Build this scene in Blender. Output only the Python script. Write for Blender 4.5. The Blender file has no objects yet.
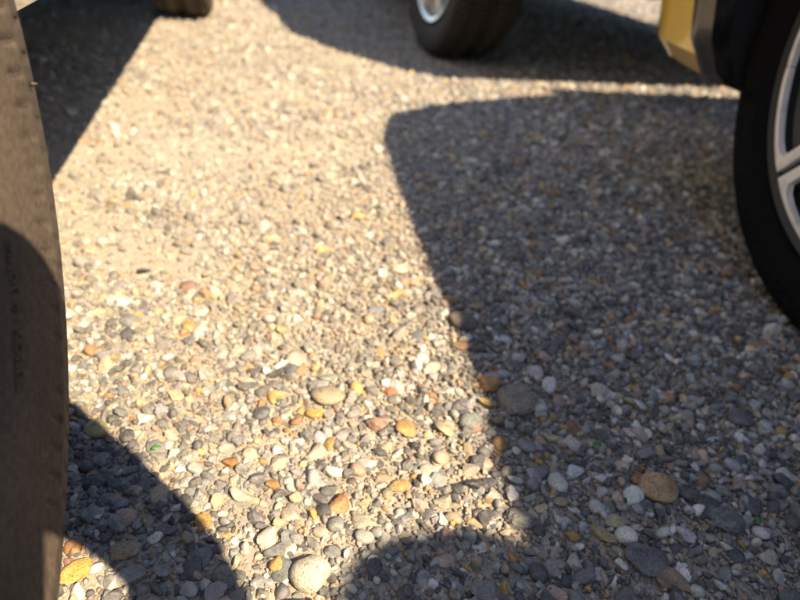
import bpy, bmesh, math, random
import numpy as np
from mathutils import Vector, Matrix, Euler

random.seed(7); rng = np.random.default_rng(11)
PI = math.pi; RAD = math.radians
scene = bpy.context.scene
COL = scene.collection

# ------------------------------------------------------------------ camera
PITCH, ROLL, CAM_H, FPX = RAD(33.0), RAD(6.5), 0.41, 600.0
cF = Vector((0, math.cos(PITCH), -math.sin(PITCH)))
_u = Vector((0, math.sin(PITCH), math.cos(PITCH))); _x = Vector((1, 0, 0))
cX = math.cos(ROLL)*_x + math.sin(ROLL)*_u
cU = -math.sin(ROLL)*_x + math.cos(ROLL)*_u
cam_d = bpy.data.cameras.new('camera'); cam = bpy.data.objects.new('camera', cam_d); COL.objects.link(cam)
m = Matrix((cX, cU, -cF)).transposed().to_4x4(); m.translation = (0, 0, CAM_H)
cam.matrix_world = m
cam_d.sensor_width = 36.0; cam_d.lens = 36.0*FPX/800.0
cam_d.clip_start = 0.01; cam_d.clip_end = 3000
cam_d.dof.use_dof = True; cam_d.dof.focus_distance = 0.42; cam_d.dof.aperture_fstop = 5.0
scene.camera = cam

# ------------------------------------------------------------------ sky, sun, exposure
SUN_TO = Vector((0.685, -0.652, 1.0)).normalized()          # towards the sun
sun_el = math.asin(SUN_TO.z); sun_az = math.atan2(SUN_TO.x, SUN_TO.y)
world = bpy.data.worlds.new('World'); scene.world = world; world.use_nodes = True
wn = world.node_tree; bg = wn.nodes['Background']
sky = wn.nodes.new('ShaderNodeTexSky'); sky.sky_type = 'NISHITA'; sky.sun_disc = False
sky.sun_elevation = sun_el; sky.sun_rotation = sun_az; sky.air_density = 1.0; sky.dust_density = 0.1; sky.ozone_density = 4.0
wn.links.new(sky.outputs[0], bg.inputs[0]); bg.inputs[1].default_value = 0.115
sl = bpy.data.lights.new('sun', 'SUN'); sl.energy = 5.0; sl.angle = RAD(0.53); sl.color = (1.0, 0.815, 0.565)
so = bpy.data.objects.new('sun', sl); COL.objects.link(so)
so.rotation_euler = SUN_TO.to_track_quat('Z', 'Y').to_euler(); so.location = SUN_TO*20
scene.view_settings.view_transform = 'Standard'; scene.view_settings.look = 'None'
scene.view_settings.exposure = 1.36; scene.view_settings.gamma = 1.0
scene.view_settings.use_curve_mapping = False
scene.cycles.max_bounces = 6; scene.cycles.diffuse_bounces = 2; scene.cycles.glossy_bounces = 3

# ------------------------------------------------------------------ pixel <-> ground helpers
def ray(px, py):
    return cF + (px-400)/FPX*cX + (300-py)/FPX*cU
def ground_at(px, py, z=0.0):
    r = ray(px, py); t = (CAM_H-z)/-r.z
    return t*r.x, t*r.y, t                                    # x, y, depth

def project(P):
    q = P - np.array([0, 0, CAM_H]); z = q @ np.array(cF)
    z = np.where(np.abs(z) < 1e-6, 1e-6, z)
    return 400+FPX*(q @ np.array(cX))/z, 300-FPX*(q @ np.array(cU))/z, z

# ------------------------------------------------------------------ materials
def new_mat(name):
    mt = bpy.data.materials.new(name); mt.use_nodes = True
    nt = mt.node_tree; b = nt.nodes['Principled BSDF']
    return mt, nt, b
def N(nt, t, **kw):
    n = nt.nodes.new(t)
    for k, v in kw.items(): setattr(n, k, v)
    return n
def ramp(nt, stops):
    r = N(nt, 'ShaderNodeValToRGB'); e = r.color_ramp.elements
    while len(e) < len(stops): e.new(0.5)
    for i, (p, c) in enumerate(stops):
        e[i].position = p; e[i].color = (*c, 1) if len(c) == 3 else c
    return r
def mixc(nt, a, b, fac, mode='MIX'):
    n = N(nt, 'ShaderNodeMix', data_type='RGBA', blend_type=mode)
    for sock, v in ((n.inputs[0], fac), (n.inputs[6], a), (n.inputs[7], b)):
        if hasattr(v, 'is_linked') or hasattr(v, 'links'): nt.links.new(v, sock)
        elif isinstance(v, (int, float)): sock.default_value = v
        else: sock.default_value = (*v, 1)
    return n.outputs[2]
def bump(nt, b, height, strength=0.3, dist=0.01):
    n = N(nt, 'ShaderNodeBump'); n.inputs['Strength'].default_value = strength; n.inputs['Distance'].default_value = dist
    nt.links.new(height, n.inputs['Height']); nt.links.new(n.outputs[0], b.inputs['Normal'])

def simple(name, col, rough=0.5, metal=0.0, coat=0.0, spec=0.5, dirt=None, dirt_amt=0.0, nscale=30, bumpy=0.0):
    mt, nt, b = new_mat(name)
    b.inputs['Base Color'].default_value = (*col, 1); b.inputs['Roughness'].default_value = rough
    b.inputs['Metallic'].default_value = metal; b.inputs['Coat Weight'].default_value = coat
    b.inputs['Coat Roughness'].default_value = 0.06
    b.inputs['Specular IOR Level'].default_value = spec
    tc = N(nt, 'ShaderNodeTexCoord')
    if dirt is not None or bumpy:
        nz = N(nt, 'ShaderNodeTexNoise'); nz.inputs['Scale'].default_value = nscale; nz.inputs['Detail'].default_value = 6
        nt.links.new(tc.outputs['Object'], nz.inputs['Vector'])
        if dirt is not None:
            r = ramp(nt, [(0.42, (0, 0, 0)), (0.68, (dirt_amt,)*3)]); nt.links.new(nz.outputs[0], r.inputs[0])
            nt.links.new(mixc(nt, col, dirt, r.outputs[0]), b.inputs['Base Color'])
        if bumpy: bump(nt, b, nz.outputs[0], bumpy, 0.002)
    return mt

DUST = (0.40, 0.31, 0.21)
M = {}
M['yellow_paint'] = simple('yellow_paint', (0.82, 0.50, 0.04), 0.30, 0.0, 1.0, dirt=DUST, dirt_amt=0.12, nscale=14)
M['white_paint'] = simple('white_paint', (0.74, 0.72, 0.68), 0.35, 0.0, 1.0, dirt=DUST, dirt_amt=0.2, nscale=12)
M['dark_paint'] = simple('dark_paint', (0.035, 0.045, 0.065), 0.3, 0.2, 1.0, dirt=DUST, dirt_amt=0.15, nscale=12)
M['gloss_black'] = simple('gloss_black', (0.012, 0.011, 0.010), 0.30, 0, 0.35, dirt=DUST, dirt_amt=0.10, nscale=40)
M['plastic'] = simple('plastic', (0.018, 0.018, 0.018), 0.6, bumpy=0.2, nscale=400)
M['well'] = simple('well', (0.008, 0.008, 0.008), 0.9)
M['under'] = simple('under', (0.018, 0.017, 0.016), 0.85, dirt=DUST, dirt_amt=0.12, nscale=8)
M['glass'] = simple('glass', (0.012, 0.014, 0.015), 0.05, 0, 0.0, spec=0.8)
M['lamp'] = simple('lamp', (0.55, 0.55, 0.55), 0.1, 0, 1.0)
M['red_lamp'] = simple('red_lamp', (0.35, 0.01, 0.01), 0.1, 0, 1.0)
M['machined'] = simple('machined', (0.88, 0.82, 0.76), 0.45, 0.20, dirt=DUST, dirt_amt=0.35, nscale=60)
M['silver'] = simple('silver', (0.62, 0.60, 0.57), 0.34, 0.8, dirt=DUST, dirt_amt=0.4, nscale=40)
M['rim_black'] = simple('rim_black', (0.010, 0.010, 0.011), 0.42, 0.1)
M['disc'] = simple('disc', (0.12, 0.11, 0.10), 0.5, 0.7)
M['plate'] = simple('plate', (0.7, 0.7, 0.66), 0.5)
M['skin'] = simple('skin', (0.42, 0.24, 0.16), 0.55)
M['shirt'] = simple('shirt', (0.07, 0.10, 0.17), 0.9, bumpy=0.3, nscale=300)
M['trousers'] = simple('trousers', (0.05, 0.05, 0.055), 0.9, bumpy=0.3, nscale=300)
M['hair'] = simple('hair', (0.02, 0.014, 0.01), 0.6, bumpy=0.5, nscale=200)
M['shoe'] = simple('shoe', (0.06, 0.05, 0.045), 0.7)
M['phone'] = simple('phone', (0.02, 0.02, 0.024), 0.25)
M['screen'] = simple('screen', (0.01, 0.01, 0.012), 0.08)

def rubber(name, base, dust, amt, spec=0.3):
    mt, nt, b = new_mat(name)
    tc = N(nt, 'ShaderNodeTexCoord')
    nz = N(nt, 'ShaderNodeTexNoise'); nz.inputs['Scale'].default_value = 9; nz.inputs['Detail'].default_value = 8
    nt.links.new(tc.outputs['Object'], nz.inputs['Vector'])
    fine = N(nt, 'ShaderNodeTexNoise'); fine.inputs['Scale'].default_value = 240; fine.inputs['Detail'].default_value = 4
    nt.links.new(tc.outputs['Object'], fine.inputs['Vector'])
    r = ramp(nt, [(0.30, (amt*0.6,)*3), (0.70, (min(1, amt*1.25),)*3)]); nt.links.new(nz.outputs[0], r.inputs[0])
    c1 = mixc(nt, base, dust, r.outputs[0])
    r2 = ramp(nt, [(0.35, (0.75,)*3), (0.65, (1.1,)*3)]); nt.links.new(fine.outputs[0], r2.inputs[0])
    nt.links.new(mixc(nt, c1, r2.outputs[0], 1.0, 'MULTIPLY'), b.inputs['Base Color'])
    b.inputs['Roughness'].default_value = 0.78; b.inputs['Specular IOR Level'].default_value = spec
    bump(nt, b, fine.outputs[0], 0.25, 0.001)
    return mt
M['rubber_dusty'] = rubber('rubber_dusty', (0.020, 0.018, 0.016), (0.245, 0.185, 0.135), 0.44)
M['rubber_groove'] = rubber('rubber_groove', (0.012, 0.010, 0.009), (0.16, 0.12, 0.085), 0.34, 0.15)
M['rubber_black'] = rubber('rubber_black', (0.0035, 0.0035, 0.004), (0.08, 0.065, 0.05), 0.02, 0.08)
M['rubber_mid'] = rubber('rubber_mid', (0.008, 0.0075, 0.007), (0.14, 0.10, 0.07), 0.16)

def stone_mat(name, instancer):
    mt, nt, b = new_mat(name)
    oi = N(nt, 'ShaderNodeObjectInfo')
    if instancer:
        at = N(nt, 'ShaderNodeAttribute', attribute_type='INSTANCER', attribute_name='col'); col = at.outputs['Color']
    else: col = oi.outputs['Color']
    tc = N(nt, 'ShaderNodeTexCoord')
    mul = N(nt, 'ShaderNodeMath', operation='MULTIPLY'); mul.inputs[1].default_value = 57.0
    nt.links.new(oi.outputs['Random'], mul.inputs[0])
    def noise(scale, det):
        n = N(nt, 'ShaderNodeTexNoise', noise_dimensions='4D'); n.inputs['Scale'].default_value = scale; n.inputs['Detail'].default_value = det
        nt.links.new(tc.outputs['Object'], n.inputs['Vector']); nt.links.new(mul.outputs[0], n.inputs['W']); return n
    big = noise(1.1, 4); fine = noise(9.0, 8)
    r1 = ramp(nt, [(0.3, (0.62,)*3), (0.7, (1.22, 1.18, 1.12))]); nt.links.new(big.outputs[0], r1.inputs[0])
    r2 = ramp(nt, [(0.34, (0.45,)*3), (0.46, (0.9,)*3), (0.66, (1.25,)*3)]); nt.links.new(fine.outputs[0], r2.inputs[0])
    c = mixc(nt, col, r1.outputs[0], 1.0, 'MULTIPLY'); c = mixc(nt, c, r2.outputs[0], 1.0, 'MULTIPLY')
    # dust lodged on it
    r3 = ramp(nt, [(0.45, (0, 0, 0)), (0.72, (0.22,)*3)]); nt.links.new(noise(2.3, 5).outputs[0], r3.inputs[0])
    c = mixc(nt, c, (0.42, 0.36, 0.275), r3.outputs[0])
    nt.links.new(c, b.inputs['Base Color'])
    b.inputs['Roughness'].default_value = 0.62; b.inputs['Specular IOR Level'].default_value = 0.4
    bump(nt, b, fine.outputs[0], 0.22, 0.10)
    return mt
M['stone'] = stone_mat('stone', False); M['gravel'] = stone_mat('gravel', True)

def ground_mat():
    mt, nt, b = new_mat('ground_grit')
    tc = N(nt, 'ShaderNodeTexCoord'); co = tc.outputs['Object']
    v = N(nt, 'ShaderNodeTexVoronoi'); v.inputs['Scale'].default_value = 75; nt.links.new(co, v.inputs['Vector'])
    hs = N(nt, 'ShaderNodeSeparateColor'); nt.links.new(v.outputs['Color'], hs.inputs[0])
    pal = ramp(nt, [(0.0, (0.13, 0.125, 0.125)), (0.3, (0.25, 0.235, 0.21)), (0.6, (0.33, 0.28, 0.21)), (0.8, (0.46, 0.40, 0.31)), (0.95, (0.42, 0.25, 0.10))])
    nt.links.new(hs.outputs[0], pal.inputs[0])
    fn = N(nt, 'ShaderNodeTexNoise'); fn.inputs['Scale'].default_value = 900; fn.inputs['Detail'].default_value = 5; nt.links.new(co, fn.inputs['Vector'])
    sand = ramp(nt, [(0.3, (0.26, 0.225, 0.18)), (0.5, (0.37, 0.325, 0.26)), (0.72, (0.45, 0.40, 0.325))]); nt.links.new(fn.outputs[0], sand.inputs[0])
    pn = N(nt, 'ShaderNodeTexNoise'); pn.inputs['Scale'].default_value = 3.5; pn.inputs['Detail'].default_value = 5; nt.links.new(co, pn.inputs['Vector'])
    pr = ramp(nt, [(0.40, (0.35,)*3), (0.62, (0.9,)*3)]); nt.links.new(pn.outputs[0], pr.inputs[0])
    # loose sand lies round the parking bays; further off the stones cover it
    ln = N(nt, 'ShaderNodeVectorMath', operation='LENGTH'); nt.links.new(co, ln.inputs[0])
    mr = N(nt, 'ShaderNodeMapRange'); nt.links.new(ln.outputs['Value'], mr.inputs[0])
    for k, val in ((1, 2.0), (2, 4.5), (3, 1.0), (4, 0.15)): mr.inputs[k].default_value = val
    far = N(nt, 'ShaderNodeMath', operation='MULTIPLY'); nt.links.new(pr.outputs[0], far.inputs[0]); nt.links.new(mr.outputs[0], far.inputs[1])
    nt.links.new(mixc(nt, pal.outputs[0], sand.outputs[0], far.outputs[0]), b.inputs['Base Color'])
    b.inputs['Roughness'].default_value = 0.9; b.inputs['Specular IOR Level'].default_value = 0.2
    add = N(nt, 'ShaderNodeMath', operation='SUBTRACT'); nt.links.new(fn.outputs[0], add.inputs[0]); nt.links.new(v.outputs['Distance'], add.inputs[1])
    bump(nt, b, add.outputs[0], 0.18, 0.004)
    return mt
M['ground'] = ground_mat()

# ------------------------------------------------------------------ mesh helpers
def link(o, parent=None):
    COL.objects.link(o)
    if parent: o.parent = parent
    return o
def mesh_obj(name, verts, faces, mat, parent=None, smooth=True, mats=None, midx=None):
    me = bpy.data.meshes.new(name); me.from_pydata([tuple(v) for v in verts], [], faces)
    for mm in (mats or [mat]): me.materials.append(mm)
    if midx is not None: me.polygons.foreach_set('material_index', midx)
    me.polygons.foreach_set('use_smooth', [smooth]*len(me.polygons)); me.update()
    return link(bpy.data.objects.new(name, me), parent)
def bm_obj(name, bm, mat, parent=None, smooth=False, bevel=0.0):
    if bevel: bmesh.ops.bevel(bm, geom=bm.edges[:], offset=bevel, segments=2, affect='EDGES', profile=0.6)
    bmesh.ops.recalc_face_normals(bm, faces=bm.faces[:])
    me = bpy.data.meshes.new(name); bm.to_mesh(me); bm.free(); me.materials.append(mat)
    me.polygons.foreach_set('use_smooth', [smooth]*len(me.polygons))
    return link(bpy.data.objects.new(name, me), parent)
def box(name, c, s, mat, parent=None, bevel=0.0, rot=None, smooth=False):
    bm = bmesh.new(); bmesh.ops.create_cube(bm, size=1)
    for v in bm.verts: v.co = Vector((v.co.x*s[0], v.co.y*s[1], v.co.z*s[2]))
    if rot: bmesh.ops.rotate(bm, verts=bm.verts[:], cent=(0, 0, 0), matrix=Euler(rot).to_matrix())
    bmesh.ops.translate(bm, verts=bm.verts[:], vec=c)
    return bm_obj(name, bm, mat, parent, smooth, bevel)
def tag(o, label=None, cat=None, group=None, kind=None):
    if label: o['label'] = label
    if cat: o['category'] = cat
    if group: o['group'] = group
    if kind: o['kind'] = kind
    return o
def shade_auto(o, ang=35):
    me = o.data; bm = bmesh.new(); bm.from_mesh(me)
    for f in bm.faces: f.smooth = True
    for e in bm.edges:
        e.smooth = not (len(e.link_faces) == 2 and e.calc_face_angle(0) > RAD(ang))
    bm.to_mesh(me); bm.free()
def interp(pts, y):
    xs = [p[0] for p in pts]; zs = [p[1] for p in pts]
    return float(np.interp(y, xs, zs))

# ------------------------------------------------------------------ ground
def make_ground():
    xs = sorted(set([-400, -120, -40, -15, -6] + list(np.round(np.arange(-4, 5.01, 0.1), 3)) + [7, 15, 40, 120, 400]))
    ys = sorted(set([-400, -120, -40, -15, -6] + list(np.round(np.arange(-4, 8.01, 0.1), 3)) + [11, 18, 40, 120, 400]))
    V = []
    for y in ys:
        for x in xs:
            z = -0.0016 + 0.002*math.sin(x*4.1+1)*math.cos(y*3.3) + 0.0014/(1+math.exp(max(-50, min(50, (x-0.03)*12))))
            V.append((x, y, z))
    nx = len(xs); Fc = [(j*nx+i, j*nx+i+1, (j+1)*nx+i+1, (j+1)*nx+i) for j in range(len(ys)-1) for i in range(nx-1)]
    g = mesh_obj('ground', V, Fc, M['ground']); tag(g, 'gravel parking ground of mixed grey and tan stones with sandy grit', 'ground', kind='structure')
    return g
GROUND = make_ground()

# ------------------------------------------------------------------ tyres and wheels (axle along local x, outer face +x)
def make_tyre(name, R, width, rim_r, mats, parent, pitches=104, detail=True):
    w = width/2; sh = R-rim_r
    # profile outer bead -> sidewall -> shoulder -> crown -> shoulder -> inner bead ; (radius, axial, zone)
    half = [(rim_r-0.012, w*0.72, 0), (rim_r+0.004, w*0.80, 0), (rim_r+0.012, w*0.815, 0), (rim_r+0.016, w*0.875, 0),
            (rim_r+0.028, w*0.93, 0), (rim_r+sh*0.36, w*0.962, 0), (rim_r+sh*0.46, w*0.978, 0), (rim_r+sh*0.50, w*0.985, 0),
            (rim_r+sh*0.515, w*0.987, 1), (rim_r+sh*0.63, w*0.993, 1), (rim_r+sh*0.645, w*0.994, 0), (rim_r+sh*0.675, w*0.992, 0),
            (rim_r+sh*0.69, w*0.990, 5), (rim_r+sh*0.79, w*0.972, 5), (rim_r+sh*0.805, w*0.966, 0),
            (rim_r+sh*0.83, w*0.950, 2), (rim_r+sh*0.91, w*0.88, 2), (R-0.0045, w*0.78, 2), (R-0.002, w*0.66, 2), (R-0.001, w*0.60, 2),
            (R-0.0075, w*0.585, 3), (R-0.0075, w*0.53, 3), (R-0.0006, w*0.515, 4), (R, w*0.36, 4), (R, w*0.15, 4), (R-0.0075, w*0.135, 3), (R-0.0075, w*0.06, 3), (R, w*0.045, 4)]
    prof = half + [(r, -a, z) for r, a, z in reversed(half)]
    angs = []
    for k in range(pitches):
        b = 2*PI*k/pitches; s = 2*PI/pitches
        for fr, ph in ((0.0, 'b'), (0.20, 'b'), (0.32, 'm'), (0.46, 'm'), (0.56, 'b'), (0.66, 'b'), (0.74, 'g'), (0.93, 'g')):
            angs.append((b+fr*s, ph))
    V = []; n = len(prof)
    for a, ph in angs:
        for r, ax, zone in prof:
            rr, aa = r, ax
            sk = a + (r-rim_r)/sh*0.10*(1 if ax > 0 else -1); ca, sa = math.cos(sk), math.sin(sk)
            if zone == 2 and ph == 'g': rr -= 0.0065; aa *= 0.965
            if (zone == 1 and ph == 'm') or (zone == 5 and ph == 'g'): aa = math.copysign(abs(aa)-(0.0013 if zone == 1 else 0.0010)*(0.4+0.6*abs(math.sin(a*7.3))), aa)
            if zone == 4 and ph == 'g': rr -= 0.005
            V.append((aa, rr*sa, rr*ca))
    Fc = []; mi = []; na = len(angs)
    for i in range(na):
        i2 = (i+1) % na
        for j in range(n-1):
            Fc.append((i*n+j, i*n+j+1, i2*n+j+1, i2*n+j))
            z1, z2 = prof[j][2], prof[j+1][2]
            ph = angs[i][1] if angs[i][1] == angs[i2][1] else 'e'
            dark = (z1 == 3 and z2 == 3) or (ph == 'g' and z1 in (2, 4) and z2 in (2, 4))
            mi.append(1 if dark else 0)
    o = mesh_obj(name, V, Fc, None, parent, mats=mats, midx=mi)
    shade_auto(o, 28)
    return o

def ring(name, prof, seg, mat, parent):
    V = []; n = len(prof); Fc = []
    for i in range(seg):
        a = 2*PI*i/seg
        for r, ax in prof: V.append((ax, r*math.sin(a), r*math.cos(a)))
    for i in range(seg):
        for j in range(n-1): Fc.append((i*n+j, i*n+j+1, ((i+1) % seg)*n+j+1, ((i+1) % seg)*n+j))
    o = mesh_obj(name, V, Fc, mat, parent); shade_auto(o, 30); return o

def prism_yz(name, poly, x0, x1, mat, parent, bevel=0.0):
    """extrude a polygon given in clock coordinates (y, z) along the axle from x0 to x1"""
    bm = bmesh.new()
    a = [bm.verts.new((x0, y, z)) for y, z in poly]; b = [bm.verts.new((x1, y, z)) for y, z in poly]
    bm.faces.new(a); bm.faces.new(b[::-1]); n = len(poly)
    for i in range(n): bm.faces.new((a[i], b[i], b[(i+1) % n], a[(i+1) % n]))
    return bm_obj(name, bm, mat, parent, False, bevel)
def clock(r, deg):
    return (r*math.sin(RAD(deg)), r*math.cos(RAD(deg)))

def make_wheel(parent, R, width, rim_r, style, tyre_mats, loc, flip, start_deg=0.0):
    """wheel = brake disc and hub (the part), with tyre, rim and spokes as its sub-parts"""
    bm = bmesh.new()
    bmesh.ops.create_cone(bm, cap_ends=True, segments=40, radius1=rim_r*0.72, radius2=rim_r*0.72, depth=0.022, matrix=Matrix.Translation((width*0.02, 0, 0)) @ Matrix.Rotation(PI/2, 4, 'Y'))
    bmesh.ops.create_cone(bm, cap_ends=True, segments=32, radius1=rim_r*0.36, radius2=rim_r*0.34, depth=0.07, matrix=Matrix.Translation((width*0.12, 0, 0)) @ Matrix.Rotation(PI/2, 4, 'Y'))
    wh = bm_obj('wheel', bm, M['disc'], parent); wh.location = loc
    wh.rotation_euler = (0, 0, PI if flip else 0)
    make_tyre('tyre', R, width, rim_r, tyre_mats, wh)
    w = width/2
    rm = M['rim_black'] if style == 'black' else M['silver']
    ring('rim', [(rim_r-0.03, -w*0.80), (rim_r-0.035, -w*0.2), (rim_r-0.030, w*0.55), (rim_r-0.014, w*0.70), (rim_r-0.010, w*0.88), (rim_r+0.003, w*0.93), (rim_r+0.006, w*0.88), (rim_r-0.002, w*0.70), (rim_r-0.02, -w*0.80), (rim_r-0.03, -w*0.80)], 96, rm, wh)
    xo = w*0.93
    if style == 'black':
        ro = rim_r-0.008
        for k in range(5):
            c = start_deg+72*k
            # black spoke block, with a bright machined face on either flank and along the pocket's outer arc
            prism_yz('spoke', [clock(0.05, c-36), clock(0.075, c-20), clock(ro, c-6.0), clock(ro, c+6.0), clock(0.075, c+20), clock(0.05, c+36)], xo-0.045, xo-0.013, M['rim_black'], wh, 0.003)
            for s in (-1, 1):
                d = lambda r, a: clock(r, c+s*a)
                inner = [d(0.070, 10), d(ro-0.02, 1.3), d(ro, 1.1)]
                arc = [d(ro, a) for a in np.linspace(4, 35.9, 10)]
                back = [d(ro-0.0065, a) for a in np.linspace(35.9, 8.0, 8)]
                end = [d(ro-0.014, 5.0), d(0.074, 16)]
                poly = inner+arc+back+end
                prism_yz('machined_face', poly, xo-0.012, xo-0.003, M['machined'], wh, 0.0012)
        bm = bmesh.new(); bmesh.ops.create_cone(bm, cap_ends=True, segments=40, radius1=0.078, radius2=0.066, depth=0.03, matrix=Matrix.Translation((xo-0.014, 0, 0)) @ Matrix.Rotation(PI/2, 4, 'Y'))
        bm_obj('hub_cap', bm, M['rim_black'], wh)
    else:
        ro = rim_r-0.012
        for k in range(7):
            c = start_deg+360/7*k
            prism_yz('spoke', [clock(0.05, c-20), clock(ro*0.6, c-7.5), clock(ro, c-8.5), clock(ro, c+8.5), clock(ro*0.6, c+7.5), clock(0.05, c+20)], xo-0.04, xo-0.006, M['silver'], wh, 0.005)
        bm = bmesh.new(); bmesh.ops.create_cone(bm, cap_ends=True, segments=40, radius1=0.07, radius2=0.055, depth=0.04, matrix=Matrix.Translation((xo-0.012, 0, 0)) @ Matrix.Rotation(PI/2, 4, 'Y'))
        bm_obj('hub_cap', bm, M['silver'], wh)
    return wh

# ------------------------------------------------------------------ cars (local: y forward, x right, origin on the ground mid-wheelbase)
def loft(name, stations, section, mat, parent):
    """stations: list of y; section(y) -> half profile [(x, z)...] from bottom centre to top centre; closed solid"""
    V = []; Fc = []; ring_n = None
    for y in stations:
        hp = section(y); full = hp + [(-x, z) for x, z in reversed(hp[1:-1])]
        ring_n = len(full); V += [(x, y, z) for x, z in full]
    ns = len(stations)
    for i in range(ns-1):
        for j in range(ring_n):
            k = (j+1) % ring_n
            Fc.append((i*ring_n+j, i*ring_n+k, (i+1)*ring_n+k, (i+1)*ring_n+j))
    Fc.append(tuple(range(ring_n))); Fc.append(tuple((ns-1)*ring_n+j for j in reversed(range(ring_n))))
    o = mesh_obj(name, V, Fc, mat, parent)
    bm = bmesh.new(); bm.from_mesh(o.data); bmesh.ops.recalc_face_normals(bm, faces=bm.faces[:]); bm.to_mesh(o.data); bm.free()
    return o

def boolean_cut(o, cutters):
    for c in cutters:
        md = o.modifiers.new('cut', 'BOOLEAN'); md.object = c; md.operation = 'DIFFERENCE'; md.solver = 'EXACT'
    dg = bpy.context.evaluated_depsgraph_get(); dg.update()
    me = bpy.data.meshes.new_from_object(o.evaluated_get(dg), preserve_all_data_layers=True, depsgraph=dg)
    o.modifiers.clear(); old = o.data; o.data = me; bpy.data.meshes.remove(old)
    for c in cutters: bpy.data.objects.remove(c)

def make_car(name, p):
    root = bpy.data.objects.new(name, None); link(root)
    root.empty_display_size = 0.2
    W, WB, FO, RO, R = p['W'], p['WB'], p['FO'], p['RO'], p['R']
    hwm = W/2; yf, yr = WB/2+FO, -WB/2-RO
    wid = p['plan']; wid = [(yr+a, hwm*f) for a, f in p['plan_rear']] + [(yf-a, hwm*f) for a, f in reversed(p['plan_front'])]
    bot = p['bottom']; top = p['top']
    ys = list(np.linspace(yr, yr+0.5, 12)) + list(np.linspace(yr+0.5, yf-0.6, 46))[1:-1] + list(np.linspace(yf-0.6, yf, 18))
    def sec(y):
        hw = interp(wid, y); zb = interp(bot, y); zt = interp(top, y); H = zt-zb
        tp = interp(p['nose_taper'], yf-y) if 'nose_taper' in p else 1.0
        tf = lambda f: 1+(tp-1)*min(1, max(0, (f-0.5)/0.34))
        return [(0, zb+0.01), (hw*0.80, zb+0.01), (hw*0.925, zb), (hw*0.962, zb+0.035*H/0.6), (hw*0.985, zb+0.22*H), (hw*0.99, zb+0.30*H), (hw*1.0, zb+0.52*H),
                (hw*0.995*tf(.7), zb+0.70*H), (hw*0.982*tp, zb+0.84*H), (hw*0.955*tp, zb+0.935*H), (hw*0.90*tp, zb+0.98*H), (hw*0.78*tp, zt), (hw*0.4*tp, zt+0.018), (0, zt+0.022)]
    body = loft('body', ys, sec, p['paint'], root)
    body.data.materials.append(M['well'])
    cut = []
    for sx in (-1, 1):
        for yc in (WB/2, -WB/2):
            bm = bmesh.new()
            bmesh.ops.create_cone(bm, cap_ends=True, segments=48, radius1=p['arch'], radius2=p['arch'], depth=0.42, matrix=Matrix.Translation((sx*(hwm-0.09), yc, R+0.012)) @ Matrix.Rotation(PI/2, 4, 'Y'))
            c = bm_obj('cutter', bm, M['well']); cut.append(c)
    for c in cut: c.data.materials[0] = M['well']
    # boolean keeps the cutter's material on the new faces
    boolean_cut(body, cut)
    shade_auto(body, 32)
    # greenhouse
    gh = p['green']; g0, g1 = gh[0][0], gh[-1][0]
    gys = sorted(set(list(np.linspace(g0, g1, 30)) + [q[0] for q in gh]))
    def roofw(y): return interp(wid, y)*0.70
    def gsec(y):
        zb = interp(top, y)-0.03; zr = max(interp(gh, y), zb+0.02); hb = interp(wid, y)*0.885; k = min(1, (zr-zb)/p['gh_h'])
        hr = hb*(1-k)+(hb-p['tumble'])*k
        return [(0, zb), (hb, zb), (hb*0.7+hr*0.3, zb+(zr-zb)*0.3), (hr+0.02, zr-0.07*k), (hr, zr-0.03*k), (hr-0.06, zr-0.004), (hr*0.45, zr+0.018*k), (0, zr+0.022*k)]
    cab = loft('cabin', gys, gsec, p['paint'], root); shade_auto(cab, 40)
    # windows: panes 5 mm proud of the cabin shell
    def side_pt(y, f, sx, off=0.006):
        s = gsec(y); (x1, z1), (x2, z2) = s[1], s[3]
        x = x1+(x2-x1)*f; z = z1+(z2-z1)*f
        return (sx*(x+off), y, z)
    for sx in (-1, 1):
        for (ya, yb_, yc, yd) in p['side_windows']:                # bottom front, bottom rear, top rear, top front
            V = []; nn = 8
            for i in range(nn+1):
                t = i/nn
                lo = side_pt(ya+(yb_-ya)*t, 0.13, sx); hi = side_pt(yd+(yc-yd)*t, 0.93, sx)
                V += [lo, hi]
            V2 = [(v[0]-sx*0.004, v[1], v[2]) for v in V]; nV = len(V)
            Fc = [(2*i, 2*i+1, 2*i+3, 2*i+2) for i in range(nn)] + [(nV+2*i+2, nV+2*i+3, nV+2*i+1, nV+2*i) for i in range(nn)]
            o = mesh_obj('side_window', V+V2, Fc, M['glass'], root)
    def end_pane(nm, y0, y1):
        V = []; nn = 10
        for yy in np.linspace(y0, y1, 6):
            s = gsec(yy); hr = s[4][0]-0.07; zr = interp(gh, yy)
            for i in range(nn+1):
                u = -1+2*i/nn; V.append((u*hr, yy+(0.012 if y0 > 0 else -0.012), zr+0.008+0.018*(1-u*u)))
        Fc = [(a*(nn+1)+i, a*(nn+1)+i+1, (a+1)*(nn+1)+i+1, (a+1)*(nn+1)+i) for a in range(5) for i in range(nn)]
        mesh_obj(nm, V, Fc, M['glass'], root)
    end_pane('windscreen', *p['screen']); end_pane('rear_window', *p['rear_screen'])
    # underside pan, mirrors, handles, lamps, plates
    box('underbody', (0, (yf+yr)/2, p['pan_z']+0.03), (W-0.56, yf-yr-0.75, 0.06), M['under'], root, 0.012)
    box('axle', (0, -WB/2, R*0.82), (W-0.46, 0.07, 0.07), M['under'], root, 0.015)
    bm = bmesh.new(); bmesh.ops.create_cone(bm, cap_ends=True, segments=20, radius1=0.09, radius2=0.09, depth=0.5, matrix=Matrix.Translation((0.25, yr+0.52, p['pan_z']+0.05)) @ Matrix.Rotation(PI/2, 4, 'X'))
    bm_obj('silencer', bm, M['under'], root, True)
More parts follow.
